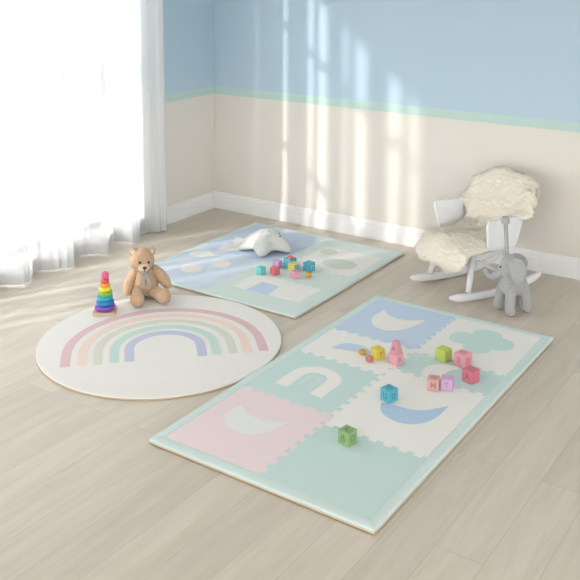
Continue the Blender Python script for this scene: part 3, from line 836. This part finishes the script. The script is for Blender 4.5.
for v in m.bm.verts:
    p = v.co
    f = noise.voronoi(p*40 + noise.noise_vector(p*18)*.8)[0]
    v.co += v.normal*(.011*(.55-f[0]) + .006*noise.noise(p*14) + .004*noise.noise(p*75) + .004*noise.noise(p*130))
m.fur(8000, .026, .0014, 11, curl=.55, jitter=.5, droop=.10)
m.build('fleece', WOOL, skin, normals=False)

# ------------------------------------------------------------------ plush elephant
EG = mat('grey_felt', (174,173,173), .95, bump=.9, bscale=90, bdist=.005, var=.22, vscale=90, spec=.05, sheen=.3)
el = thing('plush_elephant', 'small grey felt elephant standing beside the rocking chair', 'toy elephant', (3.005,-.782,0), math.atan2(-.46, .888))
m = MB()
m.ball((0,-.005,.165), (.068,.088,.066)); m.ball((0,-.05,.175), (.058,.050,.062)); m.ball((0,.038,.160), (.062,.050,.062)); m.tube([(0,-.035,.19),(.002,-.045,.25)], [.048,.044])
for (x, y) in ((-.066,-.066),(.056,-.080),(-.052,.052),(.056,.050)):
    for i in range(9):
        t = i/8; m.ball((x*(.72+.28*t), y*(.85+.15*t), .145-.115*t), .034-.004*t+(.002 if t > .9 else 0), n=14, k=8)
for v in m.bm.verts: v.co.z = max(v.co.z, .002)
q = remeshed(m, .005, 6); q.fur(3500, .004, .0005, 41, curl=.7); q.build('body', EG, el, normals=False)
hm = Matrix.Translation((.004,-.040,.283)) @ Euler((0,0,math.radians(-52))).to_matrix().to_4x4()
m = MB(); m.ball((0,0,0), (.066,.062,.070)); m.ball((0,-.02,-.012), (.048,.055,.048)); m.ball((0,0,.035), (.045,.045,.045))
tr_ = [(0,-.040,-.020),(0,-.062,-.048),(0,-.085,-.068),(0,-.110,-.076),(0,-.134,-.068),(0,-.148,-.048),(0,-.151,-.034)]
rad = [.036,.029,.023,.019,.017,.016,.015]
for i in range(40):
    t = i/39*6; k = min(5, int(t)); u = t-k; m.ball(Vector(tr_[k]).lerp(Vector(tr_[k+1]), u), rad[k]*(1-u)+rad[k+1]*u, n=12, k=8)
q = remeshed(m, .0045, 6); q.fur(3000, .004, .0005, 42, curl=.7); eh = q.build('head', EG, el, normals=False); eh.matrix_local = hm
for sx in (-1, 1):
    m = MB(); m.ball((0,0,-.010), (.050,.012,.084)); m.ball((0,0,.022), (.064,.011,.062))
    q = remeshed(m, .004, 3); q.fur(1500, .004, .0005, 43, curl=.7)
    e = q.build('ear', EG, eh, normals=False); e.location = (sx*(.078 if sx > 0 else .062), .060 if sx > 0 else .035, .004 if sx > 0 else -.012); e.rotation_euler = (0, 0, math.radians(70 if sx > 0 else 100))
    m = MB(); m.ball((sx*.044,-.050,.006), .0055); m.build('eye', DARK, eh)
m = MB(); m.tube([(0,.078,.17),(0,.096,.15),(.002,.102,.11)], [.007,.006,.005]); m.ball((.002,.102,.105), (.008,.008,.012)); m.build('tail', EG, el)
STR = mat('grey_cord', (176,174,172), .8, bump=.4, bscale=300)
m = MB(); m.tube([(-.018,-.045,.335),(-.024,-.045,.44),(-.034,-.045,.552)], .0125, 10); s_ = m.build('hanging_cord', STR, el)
m = MB(); m.lathe([(.002,-.022),(.019,-.022),(.026,-.013),(.026,.012),(.019,.022),(.002,.022)], 20, Matrix.Translation((-.035,-.045,.562)))
m.build('cord_toggle', mat('grey_toggle', (176,174,172), .5), s_, bevel=.001)

# ------------------------------------------------------------------ camera and light
cd = bpy.data.cameras.new('camera'); cam = bpy.data.objects.new('camera', cd); COL.objects.link(cam)
cam.location = (4.9413, -6.0805, 2.1668); cam.rotation_euler = (PI/2-.0448, 0, .5978)
cd.sensor_width = 36; cd.lens = 901.4/580*36; cd.shift_y = -290.28/580; cd.clip_end = 100
SC.camera = cam
sd = bpy.data.lights.new('sun', 'SUN'); so = bpy.data.objects.new('sun', sd); COL.objects.link(so)
so.rotation_euler = Vector((.44,.91,-.38)).to_track_quat('-Z','Y').to_euler()
sd.energy = 11.0; sd.angle = math.radians(1.6); sd.color = (1,.97,.93)

w = bpy.data.worlds.new('world'); SC.world = w; w.use_nodes = True
nt = w.node_tree; L = nt.links; nt.nodes.clear()
out = nt.nodes.new('ShaderNodeOutputWorld'); bg = nt.nodes.new('ShaderNodeBackground'); L.new(bg.outputs[0], out.inputs[0])
tc = nt.nodes.new('ShaderNodeTexCoord'); sp = nt.nodes.new('ShaderNodeSeparateXYZ'); L.new(tc.outputs['Generated'], sp.inputs[0])
mr = nt.nodes.new('ShaderNodeMapRange'); mr.interpolation_type = 'SMOOTHSTEP'
mr.inputs['From Min'].default_value = .45; mr.inputs['From Max'].default_value = -.95
mr.inputs['To Min'].default_value = 1.50; mr.inputs['To Max'].default_value = 8.8
mz = nt.nodes.new('ShaderNodeMapRange'); mz.inputs['From Min'].default_value = 0; mz.inputs['From Max'].default_value = .9
mz.inputs['To Min'].default_value = 1.45; mz.inputs['To Max'].default_value = .42
mm = nt.nodes.new('ShaderNodeMath'); mm.operation = 'MULTIPLY'
L.new(sp.outputs['X'], mr.inputs['Value']); L.new(sp.outputs['Z'], mz.inputs['Value'])
gz = nt.nodes.new('ShaderNodeMapRange'); gz.interpolation_type = 'SMOOTHSTEP'      # the ground outside is darker than the sky
gz.inputs['From Min'].default_value = -.10; gz.inputs['From Max'].default_value = .03; gz.inputs['To Min'].default_value = .10; gz.inputs['To Max'].default_value = 1
m3 = nt.nodes.new('ShaderNodeMath'); m3.operation = 'MULTIPLY'
L.new(sp.outputs['Z'], gz.inputs['Value'])
L.new(mr.outputs[0], mm.inputs[0]); L.new(mz.outputs[0], mm.inputs[1]); L.new(mm.outputs[0], m3.inputs[0]); L.new(gz.outputs[0], m3.inputs[1]); L.new(m3.outputs[0], bg.inputs['Strength'])
bg.inputs['Color'].default_value = (.945,.975,1.0,1)

SC.view_settings.view_transform = 'Standard'; SC.view_settings.look = 'None'; SC.view_settings.gamma = 1
SC.view_settings.use_curve_mapping = False; SC.view_settings.exposure = 0.38
